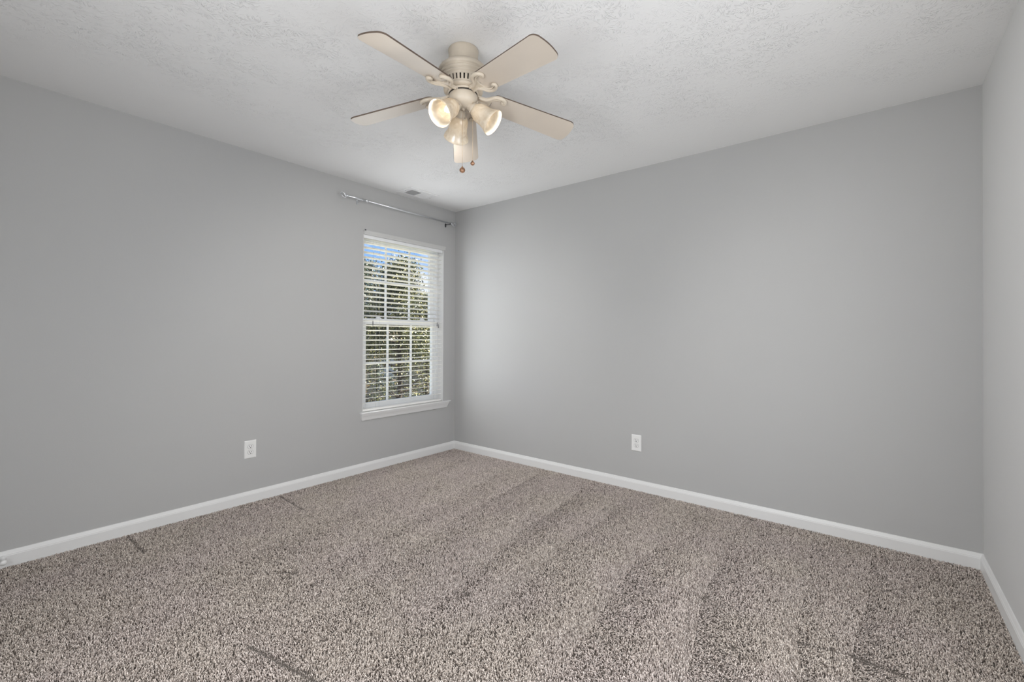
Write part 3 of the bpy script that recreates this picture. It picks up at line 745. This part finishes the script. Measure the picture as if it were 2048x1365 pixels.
# ------------------------------------------------------------------ carpet pile (one mesh of cut yarn tufts)
def build_pile():
    N0 = 620000
    x = rng.uniform(0.010, L - 0.010, N0); y = rng.uniform(-3.75, -0.010, N0)
    # keep what the photo (or a small step to the side) can see
    dx, dy = x - CAM.x, y - CAM.y
    dep = dx * fw.x + dy * fw.y; la = dx * rt.x + dy * rt.y
    keep = (dep > 0.95) & (np.abs(la) < dep * 1.16 + 0.45)
    x, y, dep = x[keep], y[keep], dep[keep]; n = len(x)
    # vacuum strokes run along y: leaning of the nap per stroke, sharp on the right edge of a stroke
    xs = np.array([-0.6, 0.30, 0.807, 1.122, 1.592, 1.976, 2.386, 2.668, 3.062, 3.352, 3.9])
    sl = np.array([0.1, 0.22, 0.230, 0.174, 0.165, 0.08, 0.07, 0.13, 0.10, 0.0, 0.0])
    amp = np.array([0.2, 0.4, 0.5, 0.55, 0.75, 0.9, 0.8, 0.9, 1.0, 0.9, 0.5])
    lean = np.zeros(n)
    wob = 0.03 * np.sin(2.3 * y + 1.3) + 0.010 * np.sin(7.0 * y)
    E = xs[:, None] + sl[:, None] * (-y)[None, :] + wob[None, :]
    for i in range(len(xs) - 1):
        a, b_ = E[i], E[i + 1]; w = (x >= a) & (x < b_)
        lean[w] = amp[i + 1] * ((x[w] - a[w]) / np.maximum(b_[w] - a[w], 0.02) * 1.7 - 0.85)
    fadey = np.clip((-y - 0.03) / 0.25, 0, 1) * np.clip((2.9 + y) / 1.2, 0.15, 1)
    lean *= fadey * (0.80 + 0.24 * np.sin(2.6 * y + 1.9 * x) + 0.14 * np.sin(6.1 * x - 4.0 * y))
    lean += 0.16 * np.sin(17.0 * x + 2.1 * y + 0.8 * np.sin(3.0 * y)) * fadey
    lean += 0.12 * np.sin(2.3 * x + 1.7 * y) * np.sin(1.1 * x - 2.9 * y + 0.7)
    # furniture dents and partings in the pile
    hgt = rng.uniform(0.80, 1.10, n)
    for (cx, cy, r) in ((1.949, -1.79, 0.019), (1.95, -1.135, 0.018), (1.17, -2.19, 0.014), (1.961, -0.5, 0.020), (2.67, -0.040, 0.018), (2.77, -0.050, 0.018), (1.14, -0.04, 0.016)):
        d = np.hypot(x - cx, y - cy); hgt *= 1 - 0.97 * np.exp(-(d / r) ** 2)
    def seg(ax, ay, bx, by, w, k):
        nonlocal hgt
        px, py = x - ax, y - ay; lx, ly = bx - ax, by - ay; l2 = lx * lx + ly * ly
        t = np.clip((px * lx + py * ly) / l2, 0, 1); d = np.hypot(px - t * lx, py - t * ly)
        hgt *= 1 - k * np.exp(-(d / w) ** 2)
    seg(0.056, -2.611, 0.352, -2.605, 0.010, 0.85); seg(0.043, -1.767, 0.407, -1.782, 0.010, 0.85)
    seg(1.557, -2.544, 1.93, -2.47, 0.013, 0.85); seg(1.10, -2.24, 1.17, -2.19, 0.010, 0.85); seg(1.17, -2.19, 1.18, -2.27, 0.010, 0.8)
    seg(3.153, -1.216, 3.318, -1.175, 0.010, 0.8); seg(3.318, -1.175, 3.45, -1.19, 0.014, 0.85); seg(2.67, -0.045, 2.77, -0.055, 0.010, 0.35)
    ht = 0.0125 * hgt
    # lean direction: strokes push the nap along y, plus a random curl of every yarn
    th = rng.uniform(0, 2 * PI, n); rl = rng.uniform(0.25, 1.25, n)
    lx = rl * np.cos(th) * 0.0085 - lean * 0.010; ly = rl * np.sin(th) * 0.0085 + lean * 0.018
    flat = np.clip(hgt, 0.05, 1.0); lx = lx * flat; ly = ly * flat
    r0 = rng.uniform(0.0013, 0.0019, n) * (0.4 + 0.6 * flat)
    ph = rng.uniform(0, 2 * PI, n)
    ztip = np.clip(ht - 0.35 * np.hypot(lx, ly), 0.001, None)
    V = np.empty((n, 7, 3), np.float32)
    z0 = -0.0118; cm = rng.uniform(-0.30, 0.30, n)
    for k in range(3):
        a = ph + k * 2 * PI / 3; ca, sa = np.cos(a), np.sin(a)
        V[:, k, 0] = x + r0 * ca; V[:, k, 1] = y + r0 * sa; V[:, k, 2] = z0
        a2 = a + 0.8; ca, sa = np.cos(a2), np.sin(a2); r1 = r0 * 1.22
        V[:, 3 + k, 0] = x + lx * 0.62 - ly * cm + r1 * ca; V[:, 3 + k, 1] = y + ly * 0.62 + lx * cm + r1 * sa; V[:, 3 + k, 2] = z0 + ztip * 0.90
    cu = rng.uniform(-0.4, 0.4, n)
    V[:, 6, 0] = x + lx - ly * cu; V[:, 6, 1] = y + ly + lx * cu; V[:, 6, 2] = z0 + ztip
    np.clip(V[:, :, 0], 0.004, L - 0.004, out=V[:, :, 0]); np.clip(V[:, :, 1], -D, -0.004, out=V[:, :, 1])
    me = bpy.data.meshes.new('carpet_pile')
    nv = n * 7
    tri = np.array([[3, 4, 6], [4, 5, 6], [5, 3, 6]]); quad = np.array([[0, 1, 4, 3], [1, 2, 5, 4], [2, 0, 3, 5]])
    loops_one = np.concatenate([quad.ravel(), tri.ravel()])
    loops = (np.arange(n, dtype=np.int32)[:, None] * 7 + loops_one[None, :].astype(np.int32)).ravel()
    starts_one = np.array([0, 4, 8, 12, 15, 18]); tot = 21
    starts = (np.arange(n, dtype=np.int32)[:, None] * tot + starts_one[None, :].astype(np.int32)).ravel()
    me.vertices.add(nv); me.loops.add(len(loops)); me.polygons.add(len(starts))
    me.vertices.foreach_set('co', V.ravel()); me.loops.foreach_set('vertex_index', loops)
    me.polygons.foreach_set('loop_start', starts)
    me.polygons.foreach_set('use_smooth', np.ones(len(starts), dtype=bool))
    me.update(calc_edges=True)
    me.materials.append(M_CARPET)
    o = bpy.data.objects.new('carpet_pile', me); COL.objects.link(o)
    tag(o, 'taupe cut pile carpet with vacuum strokes and small furniture dents', 'carpet', None, 'stuff')
    return o
build_pile()

# ------------------------------------------------------------------ outside the window
GZ = -2.9
m = MB(); m.box(-34, -1.0, -14, 34, GZ - 0.3, GZ); struct(m.build('ground', M_GRASS), 'lawn below the window', 'ground')

def tree(loc, h, crown, label, leaf_mat_, nleaf, lsize, seed, name='tree', group=None, shape=0.95, low=0.0):
    r = np.random.default_rng(seed); rd = random.Random(seed)
    t = thing(name, loc, label, 'tree', group)
    m = MB(); ch, cr = crown
    m.tube([(0, 0, 0), (0.05, 0.03, h * 0.25), (-0.04, 0.06, h * 0.55), (0.05, 0, h * 0.9)], [0.10, 0.085, 0.06, 0.015], 10)
    tips = []
    for i in range(54):
        z0 = h * (0.18 + 0.75 * i / 54); a = i * 2.4 + rd.uniform(-.4, .4); q = (z0 - (h - ch)) / ch; q = max(0.05, min(1, q))
        rr = cr * (1 - q ** shape) ** 0.9 * rd.uniform(0.75, 1.05) + 0.1
        e = Vector((rr * math.cos(a), rr * math.sin(a), z0 + rr * 0.35)); mid = Vector((e.x * .5, e.y * .5, z0 + rr * 0.08))
        m.tube([(0.0, 0.02, z0), mid, e], [0.045 * (1 - .6 * q), 0.028 * (1 - .6 * q), 0.008], 6); tips += [(mid * .6 + e * .4), e, e]
    m.build('trunk', M_BARK, t)
    # clustered leaves
    tp = np.array([list(p) for p in tips]); wgt = np.where(tp[:, 2] < low, 0.13, 1.0); ci = r.choice(len(tp), nleaf, p=wgt / wgt.sum())
    P = tp[ci] + r.normal(0, 1, (nleaf, 3)) * np.array([0.20, 0.20, 0.17]) * cr / 1.9
    d = r.normal(0, 1, (nleaf, 3)); d[:, 2] += 0.25; d /= np.linalg.norm(d, axis=1)[:, None]
    s = r.normal(0, 1, (nleaf, 3)); s -= d * (s * d).sum(1)[:, None]; s /= np.linalg.norm(s, axis=1)[:, None]
    nn = np.cross(d, s); ln = (lsize * r.uniform(0.6, 1.25, nleaf))[:, None]; wd = ln * 0.26
    base = P; tipp = P + d * ln; mid = P + d * ln * 0.5
    V = np.stack([base, mid + s * wd + nn * ln * 0.06, tipp - nn * ln * 0.08, mid - s * wd + nn * ln * 0.06], 1).astype(np.float32)
    me = bpy.data.meshes.new('leaves')
    nv = nleaf * 4; idx = (np.arange(nleaf, dtype=np.int32)[:, None] * 4 + np.array([0, 1, 2, 0, 2, 3], np.int32)[None]).ravel()
    me.vertices.add(nv); me.loops.add(len(idx)); me.polygons.add(nleaf * 2)
    me.vertices.foreach_set('co', V.ravel()); me.loops.foreach_set('vertex_index', idx)
    me.polygons.foreach_set('loop_start', np.arange(0, len(idx), 3, dtype=np.int32)); me.update(calc_edges=True)
    me.materials.append(leaf_mat_)
    o = bpy.data.objects.new('leaves', me); COL.objects.link(o); o.parent = t; o['kind'] = 'stuff'
    return t
tree((-8.3, 5.55, GZ), 6.75, (6.2, 1.65), 'tall glossy leaved tree with golden lit tips in the middle of the window view', M_LEAF, 42000, 0.068, 3, low=3.5)
tree((-12.8, 7.2, GZ), 7.5, (6.6, 1.35), 'blue green and rust tinged tree at the left of the window view', M_LEAF2, 16000, 0.085, 5, low=3.6)
tree((-13.4, 11.0, GZ), 6.3, (5.8, 1.9), 'lower yellow green tree at the right of the window view', M_LEAF, 18000, 0.085, 9, low=3.2)

hs = thing('neighbor_house', (-19.5, 9.5, GZ), 'slate sided house with a pale pinkish roof behind the trees', 'house')
m = MB(); m.box(-3, 3, -5, 5, 0, 4.0); m.build('siding', M_SIDING, hs)
m = MB(); m.add([(3.4, -5.4, 3.9), (3.4, 5.4, 3.9), (0, 5.4, 5.3), (0, -5.4, 5.3), (-3.4, -5.4, 3.9), (-3.4, 5.4, 3.9)], [(0, 1, 2, 3), (3, 2, 5, 4), (0, 3, 4), (1, 5, 2)]); m.build('roof', M_ROOF, hs)
m = MB(); m.box(3.34, 3.46, -5.4, 5.4, 3.80, 3.95); m.build('gutter', M_HOUSEGUT, hs)
for yy in (-2.6, 1.4):
    m = MB(); m.box(3.0, 3.06, yy - 0.55, yy + 0.55, 1.2, 2.9); wf = m.build('house_window', M_SIDING, hs)
    m = MB(); m.box(3.05, 3.07, yy - 0.47, yy + 0.47, 1.28, 2.82); m.build('pane', M_GLASSDARK, wf)
